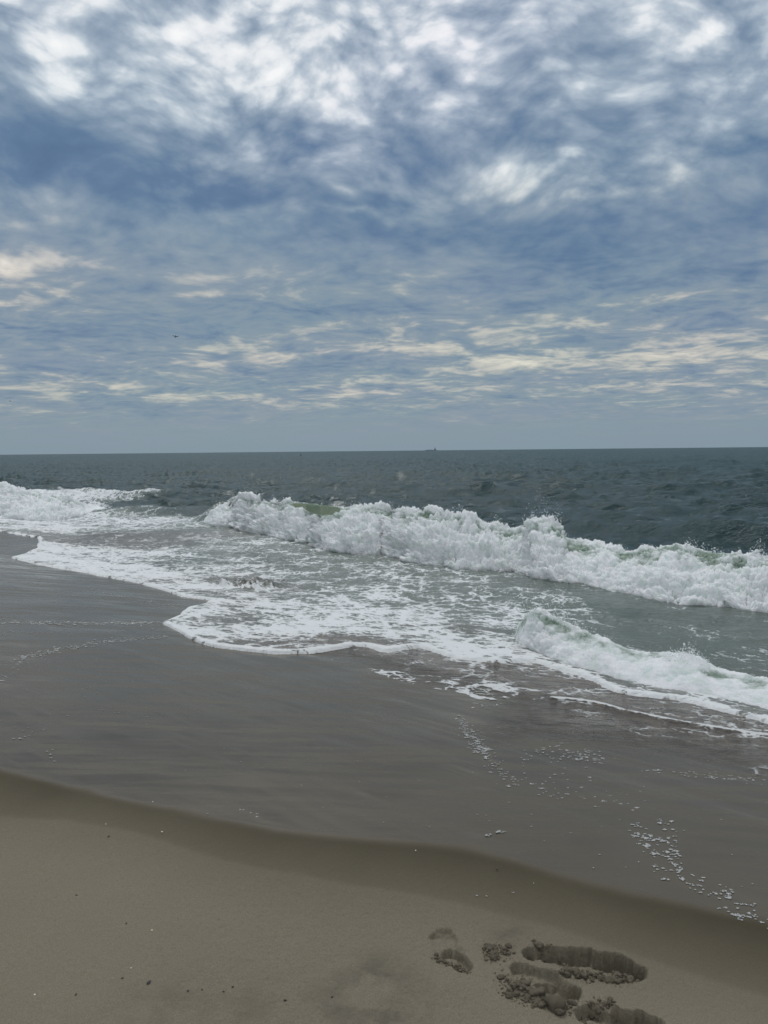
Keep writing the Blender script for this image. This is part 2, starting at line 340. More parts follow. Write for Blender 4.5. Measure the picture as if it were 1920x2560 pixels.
def mat_sea():
    m, t = new_mat('sea_water')
    P = t.node('ShaderNodeTexCoord').outputs['Object']
    P2 = t.v('MULTIPLY', P, (1, 1, .3))
    foam, shallow, brown, thin = t.attr('foam'), t.attr('shallow'), t.attr('brown'), t.attr('thin')
    mask, val = foam_pattern(t, P2, foam)
    mask = t.m('MULTIPLY', mask, t.ss(foam, .02, .08))
    speck = t.m('MULTIPLY', t.ss(t.noise(t.v('MULTIPLY', P2, (.8, 1.5, 1)), 17., 6, .72), .53, .68), t.ss(t.noise(P2, 2.1, 3, .5), .40, .60))
    mask = t.m('MAXIMUM', mask, t.m('MULTIPLY', speck, t.m('MULTIPLY', t.ss(brown, .85, 1.), t.m('MULTIPLY', t.m('SUBTRACT', 1., thin), .60))))
    deep = (.016, .052, .056, 1)
    sh = t.mix(t.noise(P2, .8, 3, .5), (.078, .104, .086, 1), (.108, .136, .110, 1))
    c = t.mix(shallow, deep, sh)
    br = t.mix(t.ss(t.noise(P2, 7., 6, .7), .36, .62), (.060, .046, .032, 1), (.155, .130, .100, 1))
    c = t.mix(t.m('MULTIPLY', t.m('MULTIPLY', foam, t.ss(foam, .1, .4)), .55), c, (.30, .34, .30, 1)); c = t.mix(brown, c, br)
    fcol = t.mix(t.m('MULTIPLY', brown, .35), (.80, .82, .82, 1), (.68, .65, .60, 1))
    Pr = t.node('ShaderNodeMapping', {'Vector': P2, 'Rotation': (0, 0, R_(12)), 'Scale': (.55, 1.35, 1)}).outputs[0]
    rip = t.m('ADD', t.noise(Pr, 7.5, 6, .62), t.m('MULTIPLY', t.noise(Pr, 2.2, 3, .5), 1.2))
    b1 = t.node('ShaderNodeBump', {'Strength': 1.0, 'Distance': t.m('MULTIPLY_ADD', shallow, -.055, .10), 'Height': rip})
    fh = t.m('ADD', t.m('MULTIPLY', mask, .5), t.m('MULTIPLY', t.noise(P, 26., 4, .65), t.m('MULTIPLY', mask, .55)))
    b2 = t.node('ShaderNodeBump', {'Strength': .8, 'Distance': .03, 'Height': fh, 'Normal': b1.outputs[0]})
    wbs = t.node('ShaderNodeBsdfPrincipled', {'Base Color': c, 'Roughness': t.m('MULTIPLY_ADD', t.attr('far'), .30, .10), 'IOR': 1.333, 'Specular IOR Level': t.m('MULTIPLY_ADD', t.attr('far'), -.26, .5), 'Normal': b1.outputs[0]})
    fbs = t.node('ShaderNodeBsdfPrincipled', {'Base Color': fcol, 'Roughness': .6, 'Normal': b2.outputs[0], 'Specular IOR Level': .3})
    mx = t.node('ShaderNodeMixShader', {0: mask, 1: wbs.outputs[0], 2: fbs.outputs[0]})
    tr = t.node('ShaderNodeBsdfTransparent')
    a = t.m('MAXIMUM', t.m('SUBTRACT', 1., thin), t.m('MULTIPLY', mask, .9))
    mx2 = t.node('ShaderNodeMixShader', {0: a, 1: tr.outputs[0], 2: mx.outputs[0]})
    t.node('ShaderNodeOutputMaterial', {'Surface': mx2.outputs[0]})
    return m
def mat_white():
    m, t = new_mat('churned_foam')
    P = t.node('ShaderNodeTexCoord').outputs['Object']
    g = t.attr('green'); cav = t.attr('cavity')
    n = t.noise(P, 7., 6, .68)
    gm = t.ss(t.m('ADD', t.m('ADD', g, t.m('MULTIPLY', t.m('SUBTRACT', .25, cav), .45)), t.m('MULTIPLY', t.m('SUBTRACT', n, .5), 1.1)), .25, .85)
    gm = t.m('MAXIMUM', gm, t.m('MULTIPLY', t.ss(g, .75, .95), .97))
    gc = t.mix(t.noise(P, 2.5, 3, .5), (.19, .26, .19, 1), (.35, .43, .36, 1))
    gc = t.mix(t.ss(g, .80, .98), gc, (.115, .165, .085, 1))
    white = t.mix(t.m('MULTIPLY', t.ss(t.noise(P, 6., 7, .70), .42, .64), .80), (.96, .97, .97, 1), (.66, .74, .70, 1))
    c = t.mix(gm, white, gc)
    b = t.node('ShaderNodeBump', {'Strength': .9, 'Distance': .05, 'Height': t.noise(P, 14., 7, .72)})
    bs = t.node('ShaderNodeBsdfPrincipled', {'Base Color': c, 'Roughness': t.m('MULTIPLY_ADD', gm, -.4, .65), 'Normal': b.outputs[0], 'IOR': 1.33, 'Specular IOR Level': .4, 'Subsurface Weight': .75, 'Subsurface Radius': (.30, .34, .32), 'Subsurface Scale': .6})
    t.node('ShaderNodeOutputMaterial', {'Surface': bs.outputs[0]})
    return m
def plain(name, col, rough=.6, metal=0., var=.12, scale=30., spec=.5, bump=0.):
    m, t = new_mat(name)
    P = t.node('ShaderNodeTexCoord').outputs['Object']
    n = t.noise(P, scale, 4, .6)
    c = t.mix(n, tuple(x * (1 - var) for x in col) + (1,), tuple(min(1, x * (1 + var)) for x in col) + (1,))
    ins = {'Base Color': c, 'Roughness': rough, 'Metallic': metal, 'Specular IOR Level': spec}
    if bump: ins['Normal'] = t.node('ShaderNodeBump', {'Strength': .8, 'Distance': bump, 'Height': t.noise(P, scale * 3, 4, .7)}).outputs[0]
    bs = t.node('ShaderNodeBsdfPrincipled', ins); t.node('ShaderNodeOutputMaterial', {'Surface': bs.outputs[0]})
    return m
M_SAND, M_SEA, M_WHITE = mat_sand(), mat_sea(), mat_white()
M_DROP = plain('sea_spray', (.85, .87, .87), .4, var=.04)
M_BUB = plain('foam_bubbles', (.46, .46, .44), .6, var=.15, scale=80)
M_CLOD = plain('wet_sand_clod', (.165, .140, .100), .85, var=.25, scale=60., spec=.15, bump=.004)

# ------------------------------------------------------------------ footprints pressed into the sand
# (pixel x, y, length_m, width_m, turn_deg, depth, wall softness)
def loc(px, py): return on_sand(px, py)[:2]
PITS = []
def pit(p0, p1, w0, w1, depth, soft=.28):
    """capsule shaped hollow from p0 to p1 (pixels on the beach), half widths in metres"""
    PITS.append((loc(*p0), loc(*p1), w0, w1, depth, soft))
pit((1110, 2338), (1112, 2342), .030, .030, .012, .5)
pit((1108, 2352), (1128, 2388), .042, .046, .015, .6)
pit((1128, 2392), (1158, 2420), .042, .030, .030, .45)
pit((1330, 2388), (1465, 2398), .030, .050, .052, .3)
pit((1380, 2400), (1460, 2408), .045, .050, .030, .4)
pit((1530, 2408), (1585, 2436), .050, .042, .070, .25)
pit((1455, 2404), (1535, 2414), .052, .052, .050, .5)
pit((1300, 2432), (1370, 2452), .035, .045, .022, .35)
pit((1360, 2452), (1395, 2472), .045, .048, .024, .35)
pit((1380, 2470), (1420, 2488), .048, .045, .040, .4)
pit((1570, 2556), (1620, 2568), .050, .050, .060, .3)
pit((1480, 2545), (1540, 2575), .050, .050, .030, .5)
RIMS = [((1085,2396),(1172,2434),.020,.010),((1330,2376),(1470,2392),.018,.008),((1490,2392),(1575,2400),.02,.008),((1400,2440),(1560,2458),.032,.018),((1560,2458),(1604,2440),.022,.014),
        ((1262,2446),(1350,2512),.040,.016),((1380,2512),(1435,2530),.028,.008),((1425,2480),(1435,2500),.02,.015),((1500,2516),(1545,2535),.028,.026),((1545,2535),(1575,2552),.022,.02),
        ((1215,2380),(1275,2372),.028,.010),((1222,2405),(1262,2398),.028,.010),((1445,2530),(1470,2555),.03,.014),((1300,2408),(1400,2424),.03,.006)]
def footprints(x, y):
    z = np.zeros(x.shape); pitm = np.zeros(x.shape)
    p = np.stack([x, y], -1)
    wob = fbm(p * 22., 4, 41) + .55 * fbm(p * 9., 2, 44)
    for a, b, w0, w1, dep, soft in PITS:
        ab = b - a; t = np.clip(((x - a[0]) * ab[0] + (y - a[1]) * ab[1]) / max(ab @ ab, 1e-9), 0, 1)
        ww = w0 + (w1 - w0) * t
        d = np.hypot(x - a[0] - t * ab[0], y - a[1] - t * ab[1]) / ww
        d = d + wob * .38 + .12 * vnoise(p * 85., 46)
        far_side = np.clip(((y - a[1] - t * ab[1]) / ww + 1) * .5, 0, 1)      # the heel and toes dig in on the seaward side
        dep_ = dep * (.45 + .55 * smooth(far_side, .45, .8)); soft = .12
        z = np.minimum(z, -1.2 * dep_ * (1 - smooth(d, 1 - soft - .55 * (1 - far_side), 1.05)) * (1 + .35 * fbm(p * 30., 3, 45)))
    for p0, p1, w, h in RIMS:
        a, b = loc(*p0), loc(*p1); ab = b - a
        t = np.clip(((x - a[0]) * ab[0] + (y - a[1]) * ab[1]) / max(ab @ ab, 1e-9), 0, 1)
        d = np.hypot(x - a[0] - t * ab[0], y - a[1] - t * ab[1]) / w + wob * .5
        k = 1 - smooth(d, .1, 1.1)
        lump = .5 + 1.3 * fbm(p * 60., 3, 77, .65, mode=2) + .5 * vnoise(p * 170., 9)
        z = z + .5 * k * h * np.clip(lump + .5 * fbm(p * 28., 3, 78, .6), -.3, 1.8)
    return z

# ------------------------------------------------------------------ beach
def build_beach():
    az = az_cols(.062)
    # rows by look-down so the near sand is finest
    r = []
    rr = .6
    while rr < 60: 
        py = CH / rr
        step = max(.0030 if 1.9 < rr < 2.6 else .0042, .00095 * rr * rr)
        r.append(rr); rr += step if rr > 1.7 else .03
    while rr < 9000: r.append(rr); rr *= 1.12
    r = np.array(r)
    A, Rr = np.meshgrid(az, r)
    x = (Rr * np.sin(A)); y = (Rr * np.cos(A))
    z = sand_profile(x, y)
    p = np.stack([x, y], -1)
    near = Rr < 60
    sdw = np.where(near, 0, 0.)
    dW = seg_dist(x, y, WETL); dR = seg_dist(x, y, RIPL)
    polyW = WETL + sea_side; polyR = RIPL + sea_side
    iw = inside(x, y, polyW); ir = inside(x, y, polyR)
    sw = np.where(iw, dW, -dW) + fbm(p * 2.5, 4, 3) * .04; sr = np.where(ir, dR, -dR) + fbm(p * 3., 3, 8) * .03
    wet = smooth(sw, -.05, .07)
    damp = .16 * smooth(sr, -.015, .03) + .84 * smooth(sr, -.40, .60)
    z = z + np.where(near, fbm(p * .7, 3, 11) * .018 * (1 - smooth(Rr, 20, 60)), 0)
    z = z + .006 * smooth(sr, .06, -.05)                      # small lip where the last wave stopped
    # gentle ripples in the wet slope
    tt = (x * NX + y * NY); ss_ = (-x * NY + y * NX)
    z = z + np.where(near, .0038 * fbm(np.stack([ss_ * 1.2, tt * 7.], -1), 3, 21) * wet, 0)
    # dimpled surface
    dimple = (1 - damp) * np.clip(.55 + .8 * fbm(p * .9, 2, 31), .15, 1)
    m = (Rr < 4.2) & (np.abs(A) < .55)
    zz_ = z[m]; pm = p[m]
    zz_ = zz_ + dimple[m] * .0046 * fbm(pm * 46., 3, 51, .6) + .0007 * fbm(pm * 90., 2, 52) * (1 - wet[m])
    zz_ = zz_ + footprints(x[m], y[m])
    z[m] = zz_
    stain = np.zeros(x.shape)
    for px_, py_, rd, k in [(950,2440,.10,1.),(890,2500,.13,.9),(1010,2520,.10,.7),(960,2550,.12,.9),(420,2520,.16,.45),(600,2540,.16,.4),(1275,2345,.06,.8),(1290,2330,.05,.5),(1050,2470,.1,.35),(1040,2435,.07,.3)]:
        q = loc(px_, py_); stain = np.maximum(stain, .75 * k * np.exp(-((x - q[0]) ** 2 + (y - q[1]) ** 2) / rd ** 2))
    v = np.stack([x, y, z], -1).reshape(-1, 3)
    f = grid_faces(len(r), len(az))
    mesh_np('beach', v, f, M_SAND, {'wet': wet, 'damp': damp, 'dimple': dimple, 'stain': stain}, kind='structure')
    return
build_beach()

# ------------------------------------------------------------------ sea
rng = np.random.default_rng(12)
WAVES = []
for i in range(70):
    lam = .45 * (26 / .45) ** rng.random()
    th = (math.atan2(-NY, -NX) + rng.normal() * .3) if lam > 7 else (math.atan2(-.96, -.28) + rng.normal() * (.28 if lam > 1.6 else .55))
    amp = .0125 * lam ** .92 * (.5 + rng.random()) if lam < 7 else .035 * (.5 + rng.random())
    WAVES.append((lam, th, amp * (1.2 if lam < 4 else .60), rng.random() * 6.283))
def chop(x, y, Rr):
    z = np.zeros(x.shape)
    wx = x + .22 * vnoise(np.stack([x, y], -1) * .31, 91); wy = y + .22 * vnoise(np.stack([x, y], -1) * .31, 92)
    for lam, th, a, ph in WAVES:
        k = 6.2832 / lam
        s = np.sin(k * (wx * math.cos(th) + wy * math.sin(th)) + ph)
        z += a * (2 * ((s + 1) / 2) ** 2.3 - .75)
    return z
# crest lines of unbroken swells behind the breakers: pixel line, height, front width, back width
def ridge(x, y, line, h, wf, wb, ends=2.):
    line = np.asarray(line); d = seg_dist(x, y, list(line))
    # sign: nearest segment orientation (seaward positive)
    a, b = line[0], line[-1]
    nrm = np.array([b[1] - a[1], -(b[0] - a[0])]); nrm = nrm / np.linalg.norm(nrm)
    if nrm @ np.array([NX, NY]) < 0: nrm = -nrm
    # signed by comparing with the interpolated line
    tdir = (b - a) / np.linalg.norm(b - a); s = (x - a[0]) * tdir[0] + (y - a[1]) * tdir[1]
    ls = (line[:, 0] - a[0]) * tdir[0] + (line[:, 1] - a[1]) * tdir[1]; ln = (line[:, 0] - a[0]) * nrm[0] + (line[:, 1] - a[1]) * nrm[1]
    o = np.argsort(ls); d = (x - a[0]) * nrm[0] + (y - a[1]) * nrm[1] - np.interp(s, ls[o], ln[o])
    Ls = ls.max()
    hh = np.interp(s / Ls, np.linspace(0, 1, len(h)), h) if hasattr(h, '__len__') else h
    e = smooth(s, -ends, ends * .3) * smooth(Ls - s, -ends, ends * .3)
    return hh * e * np.where(d > 0, np.exp(-(d / wb) ** 2), np.exp(-(d / wf) ** 2))
def oz(L, z): return [on_z(a, b, z)[:2] for a, b in L]

# white water strips: traced foot line and crest line
MAIN_FOOT = [(497,1304),(540,1314),(579,1317),(637,1335),(680,1342),(723,1352),(765,1356),(800,1372),(850,1380),(900,1383),(960,1385),(1018,1404),(1070,1412),(1134,1421),(1220,1424),(1307,1430),(1330,1442),(1390,1449),(1452,1459),(1510,1470),(1562,1479),(1600,1490),(1683,1508),(1740,1508),(1816,1514),(1863,1526),(1920,1528)]
MAIN_CREST = [(497,1297),(520,1285),(550,1265),(580,1250),(608,1239),(640,1243),(665,1251),(700,1252),(741,1256),(790,1262),(845,1268),(870,1262),(891,1255),(937,1256),(970,1270),(1010,1277),(1064,1274),(1100,1277),(1151,1291),(1200,1300),(1238,1306),(1290,1311),(1319,1311),(1350,1300),(1382,1298),(1405,1312),(1422,1340),(1458,1355),(1500,1360),(1539,1364),(1570,1373),(1608,1375),(1660,1377),(1712,1378),(1790,1381),(1857,1382),(1886,1368),(1920,1380)]
LOW_FOOT = [(1286,1606),(1307,1625),(1342,1657),(1377,1670),(1452,1690),(1500,1712),(1539,1728),(1625,1742),(1712,1754),(1828,1783),(1897,1800),(1920,1809)]
LOW_CREST = [(1286,1592),(1298,1560),(1318,1536),(1345,1530),(1377,1543),(1423,1560),(1481,1589),(1539,1612),(1597,1633),(1655,1638),(1700,1640),(1747,1650),(1770,1668),(1799,1682),(1857,1693),(1920,1705)]
LEFT_FOOT = [(0,1300),(60,1305),(120,1302),(160,1300),(200,1290),(240,1276),(262,1270)]
LEFT_CREST = [(0,1214),(50,1220),(100,1223),(140,1231),(180,1248),(222,1262),(262,1268)]
def strips(foot, crest, w, zbase, ext_l=0, ext_r=0):
    """world foot and crest lines; the crest stands w metres behind the foot (horizontal, along the sight line used when measuring)"""
    xs = np.arange(foot[0][0], foot[-1][0] + .1, 2.0)
    fy = np.interp(xs, [a for a, b in foot], [b for a, b in foot]); cy = np.interp(xs, [a for a, b in crest], [b for a, b in crest])
    Fw, Cw = [], []
    for i, x in enumerate(xs):
        zb = zbase(x); Pf = on_z(x, fy[i], zb)
        wi = w(x) if callable(w) else w
        d = ray(x, cy[i]); hd = np.hypot(d[0], d[1]); rr = np.hypot(Pf[0], Pf[1]) + wi
        Pc = np.array([0, 0, CH]) + d * rr / hd
        Fw.append(Pf); Cw.append(Pc)
    Fw, Cw = np.array(Fw), np.array(Cw)
    if ext_r:
        t = (Fw[-1] - Fw[-150]); t = t / np.linalg.norm(t[:2]); t[2] = 0
        k = np.linspace(.02, ext_r, int(ext_r / .03))[:, None]
        fade = np.clip(1 - (k / ext_r) ** 3, 0, 1)
        F2 = Fw[-1] + t * k; C2 = Cw[-1] + t * k; C2[:, 2] = F2[:, 2] + (C2[:, 2] - F2[:, 2]) * fade[:, 0]
        Fw = np.r_[Fw, F2]; Cw = np.r_[Cw, C2]
    if ext_l:
        t = (Fw[0] - Fw[min(60, len(Fw) - 1)]); t = t / np.linalg.norm(t[:2]); t[2] = 0
        k = np.linspace(ext_l, .02, int(ext_l / .04))[:, None]
        fade = np.clip(1 - (k / ext_l) ** 2, 0, 1)
        F2 = Fw[0] + t * k; C2 = Cw[0] + t * k; C2[:, 2] = F2[:, 2] + (C2[:, 2] - F2[:, 2]) * fade[:, 0]
        Fw = np.r_[F2, Fw]; Cw = np.r_[C2, Cw]
    return Fw, Cw
MF, MC = strips(MAIN_FOOT, MAIN_CREST, lambda x: 1.75 if x > 580 else .6 + 1.15 * (x - 497) / 83, lambda x: SL, 0, 14)
def low_base(x): return float(np.interp(x, [1286, 1380, 1540, 1920], [-.50, -.46, -.42, -.42]))
LF, LC = strips(LOW_FOOT, LOW_CREST, lambda x: np.interp(x, [1286, 1400, 1600, 1920], [.25, .75, .75, .7]), low_base, 0, 5)
TF, TC = strips(LEFT_FOOT, LEFT_CREST, 3.0, lambda x: SL, 20, 0)

FOAM_CTRL = [(0,1230,.9),(50,1235,.85),(150,1262,.7),(300,1272,.45),(420,1262,.2),(450,1285,.35),(430,1297,.72),(340,1300,.7),(250,1300,.65),(100,1290,.85),(50,1310,.85),(150,1328,.8),(280,1330,.55),(400,1330,.38),(550,1330,.42),(700,1350,.45),(850,1385,.42),
 (0,1300,.8),(0,1325,.7),(300,1240,.12),(230,1240,.2),(520,1250,.05),(500,1270,.3),(470,1300,.6),
 (80,1380,.95),(150,1400,.97),(250,1385,.8),(230,1348,.35),(200,1350,.3),(300,1350,.35),(350,1400,.75),(300,1430,.97),(400,1450,.95),(430,1405,.42),(500,1440,.72),(600,1385,.35),(600,1430,.62),(700,1400,.42),(750,1388,.55),(900,1400,.48),(1000,1420,.45),
 (560,1462,.45),(500,1480,.85),(650,1480,.5),(620,1462,.45),(750,1460,.45),(800,1430,.48),(900,1440,.46),(1000,1450,.5),(1100,1450,.48),(1200,1450,.42),(1300,1450,.3),
 (600,1520,.62),(700,1500,.6),(800,1500,.62),(900,1500,.70),(1000,1500,.62),(1100,1500,.65),(1200,1500,.52),(1300,1485,.42),(1400,1500,.42),(1330,1530,.55),(1420,1545,.5),(1500,1545,.38),(1450,1475,.25),(1600,1550,.22),(1700,1555,.25),(1850,1570,.35),(1850,1640,.28),(1700,1620,.2),(1600,1590,.22),(1550,1600,.3),(1900,1600,.3),(1800,1550,.25),(1500,1500,.25),(1650,1520,.2),
 (480,1560,.72),(520,1590,.75),(600,1560,.75),(700,1560,.8),(800,1560,.72),(900,1560,.85),(1000,1560,.8),(1100,1570,.78),(1200,1570,.62),(1250,1590,.35),(1180,1600,.55),
 (600,1600,.62),(700,1610,.62),(760,1625,.85),(850,1600,.72),(950,1610,.85),(1000,1600,.7),(1100,1620,.92),(1200,1640,.95),(1300,1630,.85),(1450,1620,.6),(1700,1680,.6),
 (850,1650,.42),(950,1665,.38),(1050,1680,.42),(1150,1690,.48),(1200,1720,.52),(1225,1750,.72),(1180,1790,.72),(1160,1830,.52),(1200,1860,.32),(1400,1735,.5),(1300,1700,.5),(1500,1765,.5),(1350,1800,.34),(1500,1830,.40),(1700,1840,.48),(1850,1850,.48),(1850,1900,.44),(1600,1880,.34),(1700,1925,.22),(1400,1860,.22),(1900,1950,.38),(1300,1850,.25)]
BROWN_CTRL = [(200,1350,.9),(140,1345,.5),(280,1352,.8),(100,1390,.3),(560,1465,.85),(480,1470,.6),(640,1465,.85),(690,1470,.4),(420,1440,.3),(300,1420,.2),(520,1540,.6),(520,1590,.6),(600,1600,.5),(700,1590,.35),(850,1600,.35),(1000,1600,.35),(1150,1600,.45),(1200,1640,.5),(900,1540,.2),(760,1440,.1),(700,1370,0),(400,1300,0),(1000,1440,0),(1400,1500,0),(1700,1600,0),(1300,1560,0),
 (850,1650,1),(1000,1690,1),(1300,1720,1),(1600,1850,1),(1800,1900,1),(1150,1760,1),(1500,1690,.5),(1800,1770,.5),(0,1250,0),(200,1290,0),(600,1380,.1),(800,1500,.1),(560,1500,.5)]
def idw(x, y, ctrl, pw=3.):
    lr, a = np.log(np.hypot(x, y)) * 1.6, np.arctan2(x, y)
    num = np.zeros(x.shape); den = np.zeros(x.shape)
    for px_, py_, v in ctrl:
        q = on_z(px_, py_, SL if py_ < 1640 else -.4)
        d2 = (a - math.atan2(q[0], q[1])) ** 2 + ((lr - math.log(math.hypot(q[0], q[1])) * 1.6) * .55) ** 2 + 2e-5
        w = d2 ** (-pw / 2 - .5); num += w * v; den += w
    return num / den
SWELLS = [(oz([(150,1262),(300,1252),(420,1250),(520,1257)], SL), [.22, .34, .30, .15], .9, 1.6),
          (oz([(240,1284),(340,1278),(460,1284)], SL), [.10, .2, .12], .5, .9),
          (oz([(470,1282),(540,1274),(600,1262)], SL), [.2, .2, .3], .6, 1.2),
          (oz([(1180,1232),(1290,1222),(1410,1222)], SL), [.15, .42, .2], 1.1, 2.2),
          (oz([(1060,1208),(1130,1203),(1200,1208)], SL), [.1, .3, .15], 1.2, 2.),
          (oz([(880,1198),(940,1190),(1000,1195)], SL), [.1, .28, .15], 1.2, 2.),
          (oz([(400,1262),(480,1250),(560,1256)], SL), [.1, .25, .1], .8, 1.2),
          (oz([(1340,1282),(1400,1270),(1420,1268)], SL), [.05, .16, .05], .6, 1.),
          (oz([(1250,1330),(1500,1350),(1920,1345)], SL), [.05, .10, .16], 1.0, 1.4)]
CHURN = [((405,1470),(540,1478),.09),((540,1482),(620,1474),.11),((630,1480),(680,1468),.11),((620,1455),(690,1450),.07),((540,1455),(600,1450),.05),((150,1350),(210,1344),.10),((440,1462),(480,1455),.06)]
def build_sea():
    az = az_cols(.068)
    H = CH - SL
    r, py = [], 395.            # look-down in 768-wide pixels
    rows = []
    while py > .12:
        rows.append(H * 769. / py)
        py -= .62 if py > 60 else (.2 if py > 5 else (.1 if py > .5 else .03))
    r = np.array(rows + [16000., 22000., 40000., 80000.])
    A, Rr = np.meshgrid(az, r)
    x = Rr * np.sin(A); y = Rr * np.cos(A); p = np.stack([x, y], -1)
    nearm = Rr < 70
    zs = sand_profile(x, y) + np.where(nearm, fbm(p * .7, 3, 11) * .018 * (1 - smooth(Rr, 20, 60)), 0)
    iE = inside(x, y, LE + sea_side); iO = inside(x, y, LO + sea_side)
    dE = seg_dist(x, y, LE); dE = np.where(iE, dE, -dE); dO = seg_dist(x, y, LO); dO = np.where(iO, dO, -dO)
    n = x * NX + y * NY
    offs = smooth(dE, 4.0, 11.)
    foam = np.where(Rr < 60, idw(x, y, FOAM_CTRL), 0)
    hd_ = MC - MF; hd_ = hd_[:, :2] / (np.linalg.norm(hd_[:, :2], axis=1)[:, None] + 1e-6)
    ridge_main = ridge(x, y, (MC[:, :2] + hd_ * .35)[::20], list(np.maximum(MC[::20, 2] - SL - .13, 0)), .38, 1.4, .1)
    ds = seg_dist(x, y, list(MC[::12, :2]))
    tl = MC[::12, :2]; a0, b0 = tl[0], tl[-1]
    td = (b0 - a0) / np.linalg.norm(b0 - a0); nd = np.array([-td[1], td[0]]); nd = nd if nd @ np.array([NX, NY]) > 0 else -nd
    ls = (tl - a0) @ td; ln = (tl - a0) @ nd
    s_ = (x - a0[0]) * td[0] + (y - a0[1]) * td[1]; behind = (x - a0[0]) * nd[0] + (y - a0[1]) * nd[1] - np.interp(s_, ls, ln)
    leftline = np.interp(s_, [-30, -14, -8, -2, 0], [2.2, 2.0, 1.2, .3, 0])     # left of the breaker the foam ends on the swell line
    beyond = smooth(behind - np.where(s_ < 0, leftline, 0), .1, .9)
    foam = foam * (1 - beyond)
    left_broken = smooth(s_, -9.5, -13.) * smooth(behind, 9.5, 6.)
    foam = np.maximum(foam, left_broken * .9 * (Rr < 60))
    # backs of the breakers carry thin streaks
    foam = np.maximum(foam, .30 * np.exp(-((behind - .7) / .5) ** 2) * (s_ > 0) * (Rr < 40))
    foam = np.maximum(foam, smooth(dE, .20, .03) * (dE > -.02) * .98)      # foam lip on the swash edge
    streak = fbm(np.stack([x * .05, y * .05], -1), 3, 61)
    c = chop(x, y, Rr)
    famp = .14 + .86 * offs * smooth(behind, -2., 3.)
    z = SL + c * famp
    for L, h, wf, wb in SWELLS: z = z + ridge(x, y, L, h, wf, wb, 1.2)
    z = z + ridge_main
    z = z + ridge(x, y, TC[::6, :2], list(np.maximum(TC[::6, 2] - SL - .1, 0) * .9), 2.2, 2.5, .5)
    z = z + ridge(x, y, LC[::12, :2], list(np.maximum(LC[::12, 2] - SL - .09, 0) * np.clip(np.arange(len(LC[::12])) / 6., 0, 1)), .22, .62, .05)
    # a low curling lip at the left end of the near breaker
    # foam and churn lumps
    nm = Rr < 45
    lump = np.zeros(x.shape)
    lump[nm] = fbm(p[nm] * 3.2, 5, 71, .62, mode=2)
    z = z + np.where(nm, lump * (.012 + .045 * np.clip(foam - .3, 0, 1)) * (1 - beyond), 0)
    for p0, p1, h in CHURN:
        a, b = on_z(*p0, SL + .03)[:2], on_z(*p1, SL + .03)[:2]; ab = b - a
        t = np.clip(((x - a[0]) * ab[0] + (y - a[1]) * ab[1]) / (ab @ ab), 0, 1)
        d = np.hypot(x - a[0] - t * ab[0], y - a[1] - t * ab[1])
        z = z + 1.1 * h * np.exp(-(d / .26) ** 2) * (1 + 1.5 * np.clip(lump, -.6, .6))
    # swash running up the beach
    dEp = np.clip(dE, 0, None); dOp = np.clip(dO, 0, None)
    th = .004 * (1 - np.exp(-dOp / .08)) + .030 * np.sqrt(1 - np.clip(1 - dEp / .05, 0, 1) ** 2) * np.exp(-dEp / 1.5) + .015 * dEp / (1 + .35 * dEp)
    lip = np.where(nm, fbm(p * 16., 3, 83, mode=2), 0) * .007 * smooth(dE, 0., .03) * smooth(dE, .8, .1)
    swash = zs + th + np.maximum(lip, 0) + np.where(nm, lump * .02 * smooth(dE, .05, .6) * np.clip(foam, 0, 1), 0)
    k = .03
    hmix = np.clip(.5 + .5 * (z - swash) / k, 0, 1)
    zz_ = swash * (1 - hmix) + z * hmix + k * hmix * (1 - hmix)
    zz_ = np.where(iE, zz_, swash)
    zz_ = np.where(iO, zz_, zs - .02)
    film = iO & ~iE
    shallow = 1 - smooth(behind, -1.5, 2.5) * (1 - .0)
    shallow = np.where(Rr > 60, 0, shallow) * .95
    shallow = np.maximum(shallow, .35 * np.exp(-(np.clip(behind, 0, None) / 3.) ** 2) * (Rr < 60))
    brown = np.where(Rr < 60, idw(x, y, BROWN_CTRL, 3.), 0)
    brown = np.maximum(brown, smooth(dE, .9, 0.) * .6) * (1 - smooth(behind, -.6, .3)); brown = np.where(film, 1., brown)
    thin = np.where(film, np.clip(1 - dOp / .9, 0, 1) ** .7 * .9 + .1 + 0 * x, 0.)
    thin = np.where(film, .12 + .88 * smooth(dOp, .75, 0.), 0.)
    foam = foam + np.where(nm, .10 * fbm(p * 1.1, 3, 99), 0) * (foam > .05)
    # the foam ridge left by an earlier swash in the film zone
    FL = np.array([on_sand(a, b)[:2] for a, b in [(1385,1745),(1440,1748),(1500,1756),(1560,1775),(1640,1793),(1700,1806),(1800,1823),(1920,1843)]])
    FL = jag(np.r_[FL, [FL[-1] + np.array([1.5, -1.2])]], .02, 33)
    dl = seg_dist(x, y, list(FL)); kf = smooth(dl, .045, .012)
    foam = np.where(film, np.maximum(foam, kf * .95), foam); zz_ = zz_ + np.where(film, kf * .012, 0)
    foam = np.where(film, foam - .08 * (kf < .5), foam); foam = np.clip(foam, 0, 1) * (1 - smooth(Rr, 45, 60))
    v = np.stack([x, y, zz_], -1).reshape(-1, 3)
    f = grid_faces(len(r), len(az))
    keep = (dO > -.12).ravel(); f = f[keep[f].all(1)]
    v, f, at = compact(v, f, {'foam': foam, 'shallow': shallow, 'brown': brown, 'thin': thin, 'far': smooth(np.log(Rr), math.log(12.), math.log(160.))})
    mesh_np('sea', v, f, M_SEA, at, kind='structure')
build_sea()

